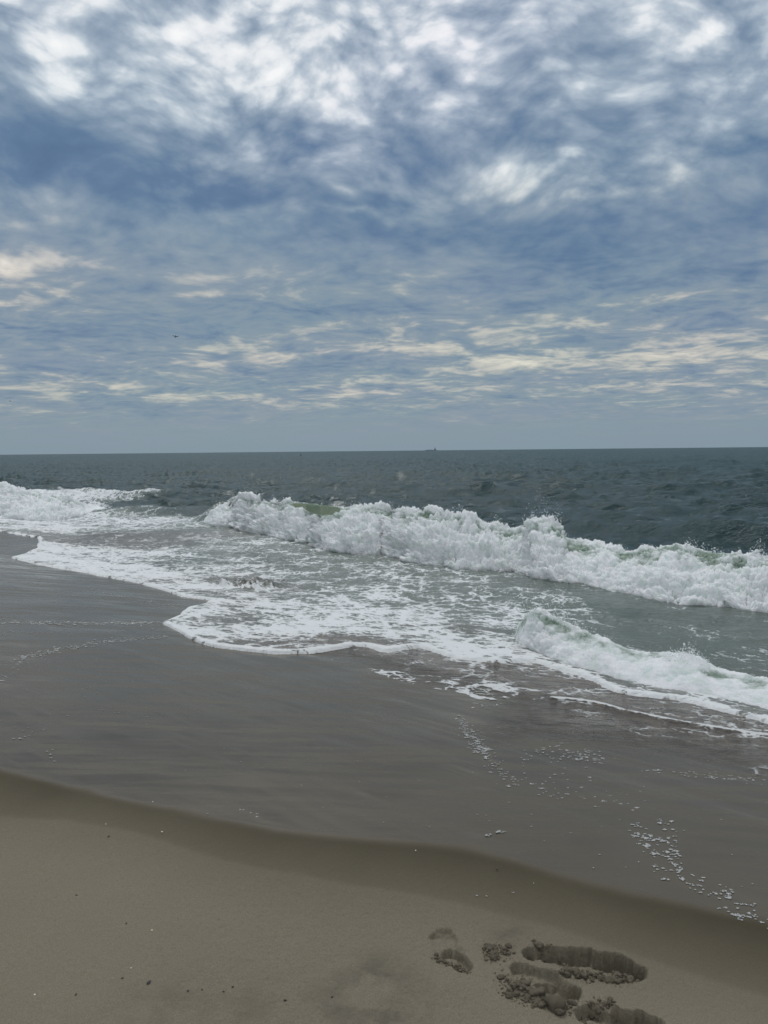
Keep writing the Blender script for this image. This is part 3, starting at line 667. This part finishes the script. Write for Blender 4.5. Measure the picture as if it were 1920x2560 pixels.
# ------------------------------------------------------------------ breaking white water
DROPS_C, DROPS_S = [], []
def whitewater(name, Fw, Cw, green_ctrl, seed, disp, nv=130, back=.5, spray=1.0, bulge=.10, dens=1.):
    nu = len(Fw); v = np.linspace(0, 1, nv)
    hdir = Cw - Fw; hdir[:, 2] = 0; hl = np.linalg.norm(hdir, axis=1); hdir /= hl[:, None] + 1e-9
    h = (Cw[:, 2] - Fw[:, 2])
    up = np.array([0, 0, 1.])
    pts = [Cw + hdir * back - up * (h * .45 + .08)[:, None], Cw + hdir * (.35 * back) - up * (h * .07)[:, None], Cw,
           Cw - hdir * (hl * .22)[:, None] - up * (h * .16)[:, None],
           (Cw + Fw) / 2 - hdir * (hl * bulge)[:, None] + up * (h * .06)[:, None],
           Fw + hdir * (hl * .10)[:, None] + up * (h * .20)[:, None], Fw, Fw - hdir * .02 - up * .10]
    kn = np.array([0, .14, .24, .42, .62, .84, .95, 1.])
    Pn = np.zeros((nv, nu, 3))
    K = np.stack(pts, 0)
    for i, vv in enumerate(v):      # Catmull-Rom through the knots
        j = min(int(np.searchsorted(kn, vv, 'right') - 1), len(kn) - 2); t = (vv - kn[j]) / (kn[j + 1] - kn[j])
        p1, p2 = K[j], K[j + 1]; p0 = K[j - 1] if j > 0 else p1; p3 = K[j + 2] if j + 2 < len(kn) else p2
        Pn[i] = .5 * (2 * p1 + (p2 - p0) * t + (2 * p0 - 5 * p1 + 4 * p2 - p3) * t * t + (3 * p1 - p0 - 3 * p2 + p3) * t ** 3)
    du = np.gradient(Pn, axis=1); dv = np.gradient(Pn, axis=0)
    nrm = np.cross(du, dv); nrm /= np.linalg.norm(nrm, axis=-1, keepdims=True) + 1e-9
    if nrm[nv // 4:3 * nv // 4, :, 2].mean() < 0: nrm = -nrm
    # green clear-water patches given by (azimuth, height fraction)
    g = np.zeros((nv, nu)); A = np.arctan2(Pn[..., 0], Pn[..., 1])
    pxu = 960 + np.tan(np.arctan2(Cw[:, 0], Cw[:, 1])) * FPX
    for x0, v0, sx, sv_, a in green_ctrl:
        g = np.maximum(g, a * np.exp(-((pxu[None, :] - x0) / sx) ** 2 - ((v[:, None] - v0) / sv_) ** 2))
    g = np.clip(g, 0, 1)
    sc = np.clip(h / .6, .25, 1.2)[None, :]
    q = Pn * np.array([1, 1, 1.15])
    n1 = fbm(q * 1.7, 3, seed, .5); n2 = fbm(q * 2.9, 5, seed + 5, .58, mode=2) + .45; n3 = fbm(q * 9., 4, seed + 9, .66, mode=2); n4 = fbm(q * 40., 2, seed + 3)
    amp = disp * sc * (1 - .93 * smooth(g, .55, .9)) * (1 - .5 * g)
    edge = smooth(v, 0, .12)[:, None] * smooth(v, 1.0, .93)[:, None]
    endf = smooth(np.arange(nu), 0, 18)[None, :] * smooth(nu - 1 - np.arange(nu), 0, 18)[None, :]
    D = amp * edge * (.35 * endf + .65) * (n1 * .95 + n2 * .95 + n3 * .55 + n4 * .12)
    Pn = Pn + nrm * D[..., None]
    # tongues of foam at the foot push unevenly shoreward
    ft = smooth(v, .7, .95)[:, None] * fbm(Fw[None, :, :] * 2.6, 4, seed + 31, .6) * .22 * sc
    Pn[..., :2] -= (hdir[None, :, :2] * ft[..., None])
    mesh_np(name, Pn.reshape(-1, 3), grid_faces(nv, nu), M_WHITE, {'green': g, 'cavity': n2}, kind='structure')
    r = np.random.default_rng(seed)
    N = int(nu * 16 * spray)
    ii = r.integers(0, nu, N); vi = np.clip(r.normal(.27, .10, N), .1, .9); jj = (vi * (nv - 1)).astype(int)
    # spray leaves in bursts: strength varies along the crest
    burst = np.clip(fbm(Cw * 2.2, 3, seed + 50) * 1.6 + .35, .05, 1.5) + 3.4 * np.exp(-((pxu - 1368) / 40.) ** 2) * (name == 'breaking_wave') + .9 * np.exp(-((pxu - 1740) / 30.) ** 2) * (seed == 60)
    lift = r.exponential(.055, N) * burst[ii] * sc[0, ii] * 1.3
    keep = r.random(N) < np.clip(burst[ii], 0, 1) * (1 - g[jj, ii])
    P0 = Pn[jj, ii] + np.stack([r.normal(0, .02, N), r.normal(0, .02, N), lift], 1) + nrm[jj, ii] * (lift * .3)[:, None]
    P0[:, :2] -= hdir[ii, :2] * (lift * r.normal(.2, .5, N))[:, None]
    s = np.exp(r.normal(math.log(.0062), .45, N)) / (1 + lift * 3) * (1 if seed != 60 else .62)
    DROPS_C.append(P0[keep]); DROPS_S.append(s[keep])
    # ballistic filaments
    for _ in range(int(nu * .22 * spray)):
        i = r.integers(0, nu)
        if r.random() > burst[i] * .8 * (1 - g[int(.26 * nv), i]): continue
        j = int(np.clip(r.normal(.27, .06), .15, .5) * (nv - 1)); st = Pn[j, i]
        vel = np.array([r.normal(0, .5), r.normal(-.1, .5), r.uniform(.6, 1.25) * math.sqrt(min(burst[i], 1.9))]) * (1.05 if seed != 60 else .7)
        T = r.uniform(.05, .16); m_ = r.integers(6, 16)
        tt = np.sort(r.random(m_)) * T
        q_ = st + vel * tt[:, None] + np.array([0, 0, -4.9]) * (tt ** 2)[:, None] + r.normal(0, .004, (m_, 3))
        DROPS_C.append(q_); DROPS_S.append(np.linspace(.010, .004, m_) * r.uniform(.6, 1.2) * (1 if seed != 60 else .6))
# (pixel azimuth, position across the wave 0 back .. 1 foot, widths, amount)
G_MAIN = [(800,.33,52,.15,1.9),(765,.34,45,.12,1.3),(700,.36,50,.10,.5),(1050,.36,60,.12,.55),(1130,.38,60,.1,.45),(1400,.42,40,.12,.5),(1440,.40,50,.14,.6),(1500,.34,70,.10,.45),(1620,.30,70,.10,.6),(1700,.29,60,.09,.75),(1780,.30,60,.1,.65),(1850,.33,60,.1,.5),(960,.40,60,.1,.3)] + [(x, .40, 55, .13, .34 + .16 * math.sin(x * .021)) for x in range(600, 2100, 60)]
G_LOW = [(1330,.30,60,.17,.66),(1400,.34,60,.19,.72),(1480,.34,70,.19,.72),(1560,.28,60,.14,.66),(1640,.25,60,.12,.6),(1800,.36,60,.22,.72),(1880,.34,80,.22,.72),(2000,.3,100,.2,.6)]
G_MAIN = [(a, b, c, d, e * 1.2) for a, b, c, d, e in G_MAIN]
G_LEFT = [(130,.42,50,.10,.6),(60,.5,40,.08,.35),(190,.4,40,.12,.5)]
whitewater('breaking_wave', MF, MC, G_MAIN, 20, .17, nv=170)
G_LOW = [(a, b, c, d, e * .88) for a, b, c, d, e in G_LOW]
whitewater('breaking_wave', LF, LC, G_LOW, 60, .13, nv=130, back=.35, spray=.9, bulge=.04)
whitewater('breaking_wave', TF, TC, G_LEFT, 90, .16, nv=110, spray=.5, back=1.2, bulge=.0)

def octas(C, S, flat=1., seed=0):
    C = np.asarray(C); S = np.asarray(S); N = len(C)
    o = np.array([[1,0,0],[-1,0,0],[0,1,0],[0,-1,0],[0,0,1],[0,0,-1]], float)
    r = np.random.default_rng(seed)
    a = r.random(N) * 6.28; c, s = np.cos(a), np.sin(a); st = np.exp(r.normal(0, .25, (N, 3)))
    v = o[None] * S[:, None, None] * st[:, None, :] * np.array([1, 1, flat])
    x = v[..., 0] * c[:, None] - v[..., 1] * s[:, None]; y = v[..., 0] * s[:, None] + v[..., 1] * c[:, None]
    v = np.stack([x, y, v[..., 2]], -1) + C[:, None, :]
    f = np.array([[0,2,4],[2,1,4],[1,3,4],[3,0,4],[2,0,5],[1,2,5],[3,1,5],[0,3,5]])
    f = (f[None] + (np.arange(N) * 6)[:, None, None]).reshape(-1, 3)
    return v.reshape(-1, 3), f
v, f = octas(np.concatenate(DROPS_C), np.concatenate(DROPS_S), 1., 1)
mesh_np('spray_droplets', v, f, M_DROP, kind='stuff', label='white spray and droplets thrown up along the breaking wave crests', category='spray')

# ------------------------------------------------------------------ foam flecks left on the wet sand
def foam_flecks():
    r = np.random.default_rng(5); C, S = [], []
    def blob(px_, py_, size):
        size *= .48
        p0 = on_sand(px_, py_); k = r.integers(4, 12)
        d = r.normal(0, size * .9, (k, 2)) * np.array([1.3, .8])
        xy = p0[:2] + d
        z = sand_profile(xy[:, 0], xy[:, 1]) + fbm(xy * .7, 3, 11) * .018 + .002
        C.append(np.stack([xy[:, 0], xy[:, 1], z], 1)); S.append(np.abs(r.normal(size * .55, size * .2, k)) + .0015)
    def line(pts, n, jx, jy, s0, s1=None):
        pts = np.array(pts, float); q = resample(pts, 1.)
        for _ in range(n):
            i = r.integers(0, len(q)); t = i / len(q)
            blob(q[i, 0] + r.normal(0, jx), q[i, 1] + r.normal(0, jy), (s0 + ((s1 or s0) - s0) * t) * np.exp(r.normal(0, .4)))
    line([(0,1554),(120,1558),(260,1558),(405,1556)], 330, 6, 2.6, .012, .012)
    line([(220,1475),(300,1492),(400,1512),(460,1518)], 130, 10, 4, .012)
    line([(30,1652),(80,1640),(150,1625),(240,1608),(330,1600),(420,1590)], 300, 9, 3.5, .011, .007)
    line([(0,1700),(60,1655)], 22, 8, 4, .008)
    line([(0,1585),(200,1575),(400,1572)], 60, 10, 4, .007)
    line([(1190,1840),(1205,1870),(1225,1890),(1240,1920),(1262,1945),(1290,1965)], 70, 12, 8, .007, .006)
    line([(1150,1800),(1165,1830),(1190,1860),(1215,1890)], 110, 9, 8, .008)
    line([(1350,1870),(1430,1885),(1500,1900)], 75, 20, 8, .007)
    line([(1300,1900),(1400,1910),(1490,1905)], 22, 20, 12, .006)
    line([(1290,1965),(1380,1980),(1470,2000),(1560,2025)], 24, 20, 12, .006)
    line([(1575,2035),(1590,2080),(1620,2105),(1650,2135),(1640,2150),(1680,2175),(1720,2195),(1750,2225),(1850,2260),(1900,2290)], 75, 14, 12, .009, .007)
    line([(1650,2040),(1670,2070),(1675,2100),(1690,2130),(1700,2170)], 30, 8, 9, .008)
    line([(1600,2090),(1660,2105)], 16, 14, 6, .009)
    line([(1820,2280),(1880,2300),(1920,2310)], 16, 18, 7, .007)
    line([(1210,2092),(1230,2086),(1260,2080)], 8, 4, 3, .008)
    line([(600,2025),(640,2045)], 5, 12, 5, .005)
    line([(125,1880),(130,1905)], 5, 6, 6, .006)
    line([(40,1845),(75,1836)], 7, 6, 3, .007)
    line([(1330,1960),(1460,1945)], 10, 20, 8, .005)
    line([(1620,1925),(1700,1935),(1920,1955)], 60, 10, 4, .006)
    for _ in range(70): blob(r.uniform(0, 420), r.uniform(1560, 1830), .004)
    for _ in range(45): blob(r.uniform(1180, 1900), r.uniform(1880, 2250), .003)
    for _ in range(14): blob(r.uniform(450, 1200), r.uniform(1850, 2080), .0028)
    v, f = octas(np.concatenate(C), np.concatenate(S), .35, 7)
    mesh_np('foam_flecks', v, f, M_BUB, kind='stuff', label='scattered white foam flecks and bubbles left on the wet sand', category='foam')
foam_flecks()

# ------------------------------------------------------------------ sand clods round the footprints
def ico_lump(name, seed, sub=3):
    import bmesh
    bm = bmesh.new(); bmesh.ops.create_icosphere(bm, subdivisions=sub, radius=1.)
    vs = np.array([v.co[:] for v in bm.verts]); r = np.random.default_rng(seed)
    st = np.array([1, r.uniform(.7, 1), r.uniform(.55, .8)])
    d = 1 + .45 * fbm(vs * 1.2 + seed, 2, seed) + .55 * fbm(vs * 2.4 + seed, 3, seed + 1, .7, mode=1)
    vs = vs * d[:, None] * st
    for v, c in zip(bm.verts, vs): v.co = c
    for f_ in bm.faces: f_.smooth = True
    me = bpy.data.meshes.new(name); bm.to_mesh(me); bm.free(); me.materials.append(M_CLOD); return me
LUMPS = [ico_lump('sand_clod', 100 + i) for i in range(8)]
def beach_z(x, y):
    X = np.array([x]); Y = np.array([y]); p = np.stack([X, Y], -1)
    return float((sand_profile(X, Y) + fbm(p * .7, 3, 11) * .018 + .006 + footprints(X, Y))[0])
CLUSTERS = [  # label, group, pixel line, count, spread px, size m
 ('small crumbly sand clod in the loose scatter left of the big footprint', 'clods scattered left of the big footprint', [(1215,2378),(1240,2372),(1225,2400),(1255,2396),(1272,2372)], 20, 7, .009),
 ('wet sand clod heaped along the near rim of the big footprint', 'clods along the near rim of the big footprint', [(1400,2436),(1440,2440),(1490,2448),(1540,2456),(1575,2452),(1604,2438)], 34, 6, .010),
 ('dark crumb of sand caught in the heel hollow of the big footprint', 'crumbs in the heel hollow of the big footprint', [(1530,2405),(1545,2425),(1570,2440),(1545,2440)], 16, 8, .008),
 ('sand crumb on the far broken edge of the big footprint', 'crumbs on the far edge of the big footprint', [(1332,2370),(1360,2374),(1400,2386),(1430,2398)], 14, 5, .007),
 ('rough sand clod in the tall heap at the lower left', 'clods in the heap left of the middle hollow', [(1262,2440),(1265,2470),(1290,2490),(1320,2500),(1350,2508),(1300,2465),(1320,2480)], 34, 9, .009),
 ('sand clod in the small pile below the middle hollow', 'clods in the pile below the middle hollow', [(1385,2515),(1400,2528),(1425,2520),(1430,2500)], 16, 7, .009),
 ('stray sand clod near the bottom right hollow', 'stray clods near the bottom right hollow', [(1445,2530),(1462,2548),(1475,2513),(1500,2520),(1520,2515),(1545,2535)], 14, 7, .008),
 ('tiny sand crumb on the toe rim of the small left footprint', 'crumbs on the toe rim of the small left footprint', [(1090,2398),(1120,2412),(1140,2405),(1160,2420),(1170,2432)], 16, 5, .006)]
rr_ = np.random.default_rng(77)
for lab, grp, pts, cnt, spr, size in CLUSTERS:
    q = resample(np.array(pts, float), 2.); made = []
    for k in range(int(cnt * 1.55)):
        i = int(rr_.integers(0, len(q))); c = q[i]; P0 = on_sand(c[0] + rr_.normal(0, spr), c[1] + rr_.normal(0, spr * .7))
        s = size * .68 * math.exp(rr_.normal(0, .45))
        o = bpy.data.objects.new('sand_clod', LUMPS[rr_.integers(0, 8)]); link(o)
        o.location = (P0[0], P0[1], beach_z(P0[0], P0[1]) + s * .25); o.scale = (s, s, s)
        o.rotation_euler = (rr_.uniform(-.5, .5), rr_.uniform(-.5, .5), rr_.uniform(0, 6.28))
        made.append((s, i / len(q), o))
    made.sort(key=lambda a: -a[0])
    for n, (s_, t_, o) in enumerate(made):
        l = ('the largest ' + lab) if n == 0 else (lab + (', left part' if t_ < .34 else ', middle part' if t_ < .67 else ', right part'))
        tag(o, l, 'sand clod', grp)
def crumbs():
    r = np.random.default_rng(8); C, S = [], []
    for lab, grp, pts, cnt, spr, size in CLUSTERS:
        q = resample(np.array(pts, float), 2.)
        for k in range(cnt * 9):
            c = q[r.integers(0, len(q))]; P0 = on_sand(c[0] + r.normal(0, spr * 1.7), c[1] + r.normal(0, spr * 1.1)); C.append(P0[:2]); S.append(math.exp(r.normal(math.log(.0022), .5)))
    C = np.array(C); S = np.array(S)
    z = sand_profile(C[:, 0], C[:, 1]) + fbm(C * .7, 3, 11) * .018 + .006 + footprints(C[:, 0], C[:, 1])
    v, f = octas(np.c_[C, z + S * .4], S, .8, 4)
    mesh_np('sand_crumbs', v, f, M_CLOD, kind='stuff', label='fine crumbs of wet sand scattered round the footprints', category='sand')
crumbs()

# ------------------------------------------------------------------ pebbles and shell bits lying on the beach
M_PEB = plain('dark_pebble', (.035, .032, .03), .5, var=.3, scale=200.)
M_SHELL = plain('pale_shell', (.55, .45, .30), .45, var=.15, scale=250.)
M_SHELLW = plain('white_shell', (.68, .66, .60), .45, var=.1, scale=250.)
peb = ico_lump('pebble', 300, 2); peb.materials.clear(); peb.materials.append(M_PEB)
PEB = [(191,2248,.0030,'small dark pebble alone on the sand at far left'),(316,2317,.0024,'tiny dark pebble up and left of the tan shell piece'),(372,2461,.0045,'largest dark pebble on the pale sand at lower left'),
       (306,2450,.0026,'dark pebble just left of the largest one'),(470,2481,.0034,'dark pebble right of and below the largest one'),(190,2491,.0026,'dark pebble by the rough patch in the bottom left corner'),
       (505,2477,.0022,'tiny dark pebble in the middle of the bottom row'),(713,2503,.0026,'dark pebble right of the others near the bottom edge'),(559,2482,.0022,'tiny dark pebble, left one of a close pair'),
       (582,2470,.0022,'tiny dark pebble, right one of a close pair'),(830,2495,.0024,'dark pebble beside the dark damp stain'),(272,2101,.0036,'dark pebble on the lip left of the white shell chip'),(1243,2179,.0028,'dark pebble on the brown damp band right of centre')]
for px_, py_, s, lab in PEB:
    P0 = on_sand(px_, py_); o = bpy.data.objects.new('pebble', peb); link(o)
    o.location = (P0[0], P0[1], beach_z(P0[0], P0[1]) + s * .2); o.scale = (s * 1.5, s * 1.2, s * 1.2); o.rotation_euler[2] = px_
    tag(o, lab, 'pebble', 'dark pebbles strewn on the sand')
def shell_mesh(name, mat):
    vs, fs = [], []; n = 14; m_ = 7
    for j in range(m_):
        t = j / (m_ - 1)
        for i in range(n):
            a = -1.1 + 2.2 * i / (n - 1); rr = t * (1 + .05 * math.cos(i * 3.1))
            vs.append((rr * math.sin(a), rr * math.cos(a), .32 * math.sin(t * 2.2) * math.cos(a * .9) + .03 * math.cos(i * 3.1) * t))
    nv0 = len(vs)
    vs += [(x, y, z - .08) for x, y, z in vs]
    for j in range(m_ - 1):
        for i in range(n - 1):
            a = j * n + i; fs.append((a, a + 1, a + n + 1, a + n)); fs.append((a + nv0, a + n + nv0, a + n + 1 + nv0, a + 1 + nv0))
    rim = [j * n for j in range(m_)] + [(m_ - 1) * n + i for i in range(1, n)] + [j * n + n - 1 for j in range(m_ - 2, -1, -1)]
    for a, b in zip(rim, rim[1:]): fs.append((a, a + nv0, b + nv0, b))
    me = bpy.data.meshes.new(name); me.from_pydata(vs, [], fs); me.materials.append(mat)
    for p_ in me.polygons: p_.use_smooth = True
    return me
for px_, py_, s, rz, mat, lab in [(382,2335,.008,.9,M_SHELL,'narrow tan piece of shell lying on the pale sand'),(408,2088,.008,2.,M_SHELLW,'white shell chip on the damp brown band, right of a dark pebble'),(266,2070,.005,1.,M_SHELLW,'small white shell chip by the dark pebble on the lip'),
                         (1040,2132,.006,.4,M_SHELLW,'small white shell chip on the brown band near the middle'),(330,2425,.005,2.2,M_SHELLW,'tiny white shell chip on the sand at lower left'),(88,2494,.006,.7,M_SHELLW,'pale shell chip in the rough patch in the bottom left corner'),(384,2011,.006,1.7,M_SHELLW,'pale shell chip at the edge of the wet sand, left')]:
    P0 = on_sand(px_, py_); o = bpy.data.objects.new('shell_fragment', shell_mesh('shell_fragment', mat)); link(o)
    o.location = (P0[0], P0[1], beach_z(P0[0], P0[1]) + .001); o.scale = (s * .6, s, s); o.rotation_euler[2] = rz
    tag(o, lab, 'shell', 'bits of shell on the sand')

# ------------------------------------------------------------------ birds
M_BIRD = plain('dark_plumage', (.03, .035, .04), .7, var=.2, scale=8.)
M_BEAK = plain('bird_beak', (.12, .08, .03), .5)
def skin(name, rings, mat, parent, n=10):
    """rings: (x, y, z, ry, rz) ellipses strung along x"""
    vs, fs = [], []
    for (x, y, z, ry, rz) in rings:
        for i in range(n):
            a = 6.28318 * i / n; vs.append((x, y + ry * math.cos(a), z + rz * math.sin(a)))
    for j in range(len(rings) - 1):
        for i in range(n): fs.append((j * n + i, j * n + (i + 1) % n, (j + 1) * n + (i + 1) % n, (j + 1) * n + i))
    fs.append(tuple(range(n))[::-1]); fs.append(tuple((len(rings) - 1) * n + i for i in range(n)))
    me = bpy.data.meshes.new(name); me.from_pydata(vs, [], fs); me.materials.append(mat)
    for p_ in me.polygons: p_.use_smooth = True
    o = bpy.data.objects.new(name, me); link(o); o.parent = parent; return o
def wing(side, up1, up2, sweep, parent, span=.5):
    st = [(0., .03, 0., .16), (.35, .05, up1, .17), (.7, .0, up2, .13), (1., -sweep, up2 - .05, .03)]
    vs, fs = [], []
    for t, lead, zz_, chord in st:
        y = side * (.04 + t * span)
        for k, (cx, cz) in enumerate([(0, 0), (.3, .018), (1, 0), (.3, -.006)]): vs.append((lead - cx * chord, y, zz_ * span + cz))
    for j in range(3):
        for k in range(4): fs.append((j * 4 + k, j * 4 + (k + 1) % 4, j * 4 + 4 + (k + 1) % 4, j * 4 + 4 + k))
    fs += [(0, 1, 2, 3), (12, 13, 14, 15)]
    me = bpy.data.meshes.new('wing'); me.from_pydata(vs, [], fs); me.materials.append(M_BIRD)
    o = bpy.data.objects.new('wing', me); link(o); o.parent = parent; return o
def bird(px_, py_, dist, scale, rot, ups, label):
    d = ray(px_, py_); P0 = np.array([0, 0, CH]) + d / np.linalg.norm(d) * dist
    e = bpy.data.objects.new('seabird', None); link(e); e.location = P0; e.scale = (scale,) * 3; e.rotation_euler = rot
    tag(e, label, 'bird', 'birds flying over the sea')
    skin('body', [(-.20, 0, 0, .01, .008), (-.12, 0, 0, .045, .04), (0, 0, -.01, .07, .065), (.12, 0, 0, .055, .055), (.18, 0, .02, .035, .038), (.23, 0, .03, .036, .036), (.27, 0, .028, .02, .02)], M_BIRD, e)
    skin('beak', [(.265, 0, .026, .012, .012), (.30, 0, .022, .007, .008), (.33, 0, .014, .002, .002)], M_BEAK, e, 6)
    skin('tail', [(-.17, 0, 0, .02, .008), (-.26, 0, 0, .05, .006), (-.33, 0, 0, .065, .003)], M_BIRD, e, 8)
    wing(1, *ups[0], e); wing(-1, *ups[1], e)
    return e
bird(439, 842, 95., .7, (R_(0), R_(58), R_(-75)), ((.10, .05, .25), (.2, .35, .2)), 'dark bird flying low on the left with wings spread, the nearest one')
bird(26, 1003, 260., .8, (R_(10), R_(-60), R_(60)), ((.5, .6, .2), (.5, .6, .2)), 'tiny dark bird far off at the left edge of the sky')
bird(1641, 1114, 420., 1.0, (0, 0, R_(80)), ((.2, .1, .2), (.2, .1, .2)), 'faint distant bird just above the horizon on the right')

# ------------------------------------------------------------------ ship and buoy
M_HULL = plain('ship_hull_hazed', (.30, .36, .40), .6, var=.08, scale=.05)  # haze of the distance is mixed into the hull colour
M_SUP = plain('ship_superstructure', (.26, .32, .36), .6, var=.05, scale=.1)  # same distance haze put into this grey-blue
def prism(name, outline, y0, y1, mat, parent):
    n = len(outline); vs = [(x, y0, z) for x, z in outline] + [(x, y1, z) for x, z in outline]
    fs = [tuple(range(n)), tuple(range(2 * n - 1, n - 1, -1))] + [(i, i + n, (i + 1) % n + n, (i + 1) % n) for i in range(n)]
    me = bpy.data.meshes.new(name); me.from_pydata(vs, [], fs); me.materials.append(mat)
    o = bpy.data.objects.new(name, me); link(o); o.parent = parent; return o
def ship(px_, dist):
    d = ray(px_, 1128); k = dist / math.hypot(d[0], d[1])
    e = bpy.data.objects.new('cargo_ship', None); link(e); e.location = (d[0] * k, d[1] * k, SL); e.rotation_euler[2] = R_(4)
    tag(e, 'low grey cargo ship on the horizon with a mast at its right end', 'ship')
    prism('hull', [(-42, 5.), (-40, -2), (38, -2), (44, 6.5), (34, 5.2), (-30, 4.4)], -8, 8, M_HULL, e)
    h = prism('wheelhouse', [(20, 4.8), (22, 12), (33, 12), (34, 5.2)], -6, 6, M_SUP, e)
    prism('bridge_deck', [(22.5, 12), (23.5, 15.5), (31, 15.5), (32, 12)], -7.5, 7.5, M_SUP, h)
    prism('mast', [(25.8, 15.5), (26.6, 29), (27.8, 29), (29, 15.5)], -.8, .8, M_SUP, e)
    prism('cargo_hatch', [(-34, 4.4), (-33, 6.6), (14, 7.2), (15, 4.9)], -6, 6, M_HULL, e)
ship(1078, 5600.)
def buoy(px_, dist):
    d = ray(px_, 1135); k = dist / math.hypot(d[0], d[1])
    e = bpy.data.objects.new('marker_buoy', None); link(e); e.location = (d[0] * k, d[1] * k, SL + .05)
    tag(e, 'small dark upright marker buoy floating far out below the horizon', 'buoy')
    m = plain('buoy_paint', (.02, .03, .03), .5)
    def lathe(name, prof, parent, n=16):
        vs = [(r * math.cos(6.28318 * i / n), r * math.sin(6.28318 * i / n), z) for r, z in prof for i in range(n)]
        fs = [(j * n + i, j * n + (i + 1) % n, (j + 1) * n + (i + 1) % n, (j + 1) * n + i) for j in range(len(prof) - 1) for i in range(n)]
        fs += [tuple(range(n))[::-1], tuple((len(prof) - 1) * n + i for i in range(n))]
        me = bpy.data.meshes.new(name); me.from_pydata(vs, [], fs); me.materials.append(m)
        o = bpy.data.objects.new(name, me); link(o); o.parent = parent; return o
    lathe('float', [(.1, -.3), (.34, -.2), (.38, .1), (.3, .3), (.12, .38)], e)
    lathe('mast', [(.09, .36), (.07, .9), (.05, 1.)], e)
    lathe('topmark', [(.03, .95), (.15, 1.02), (.15, 1.2), (.03, 1.3)], e)
buoy(752, 400.)
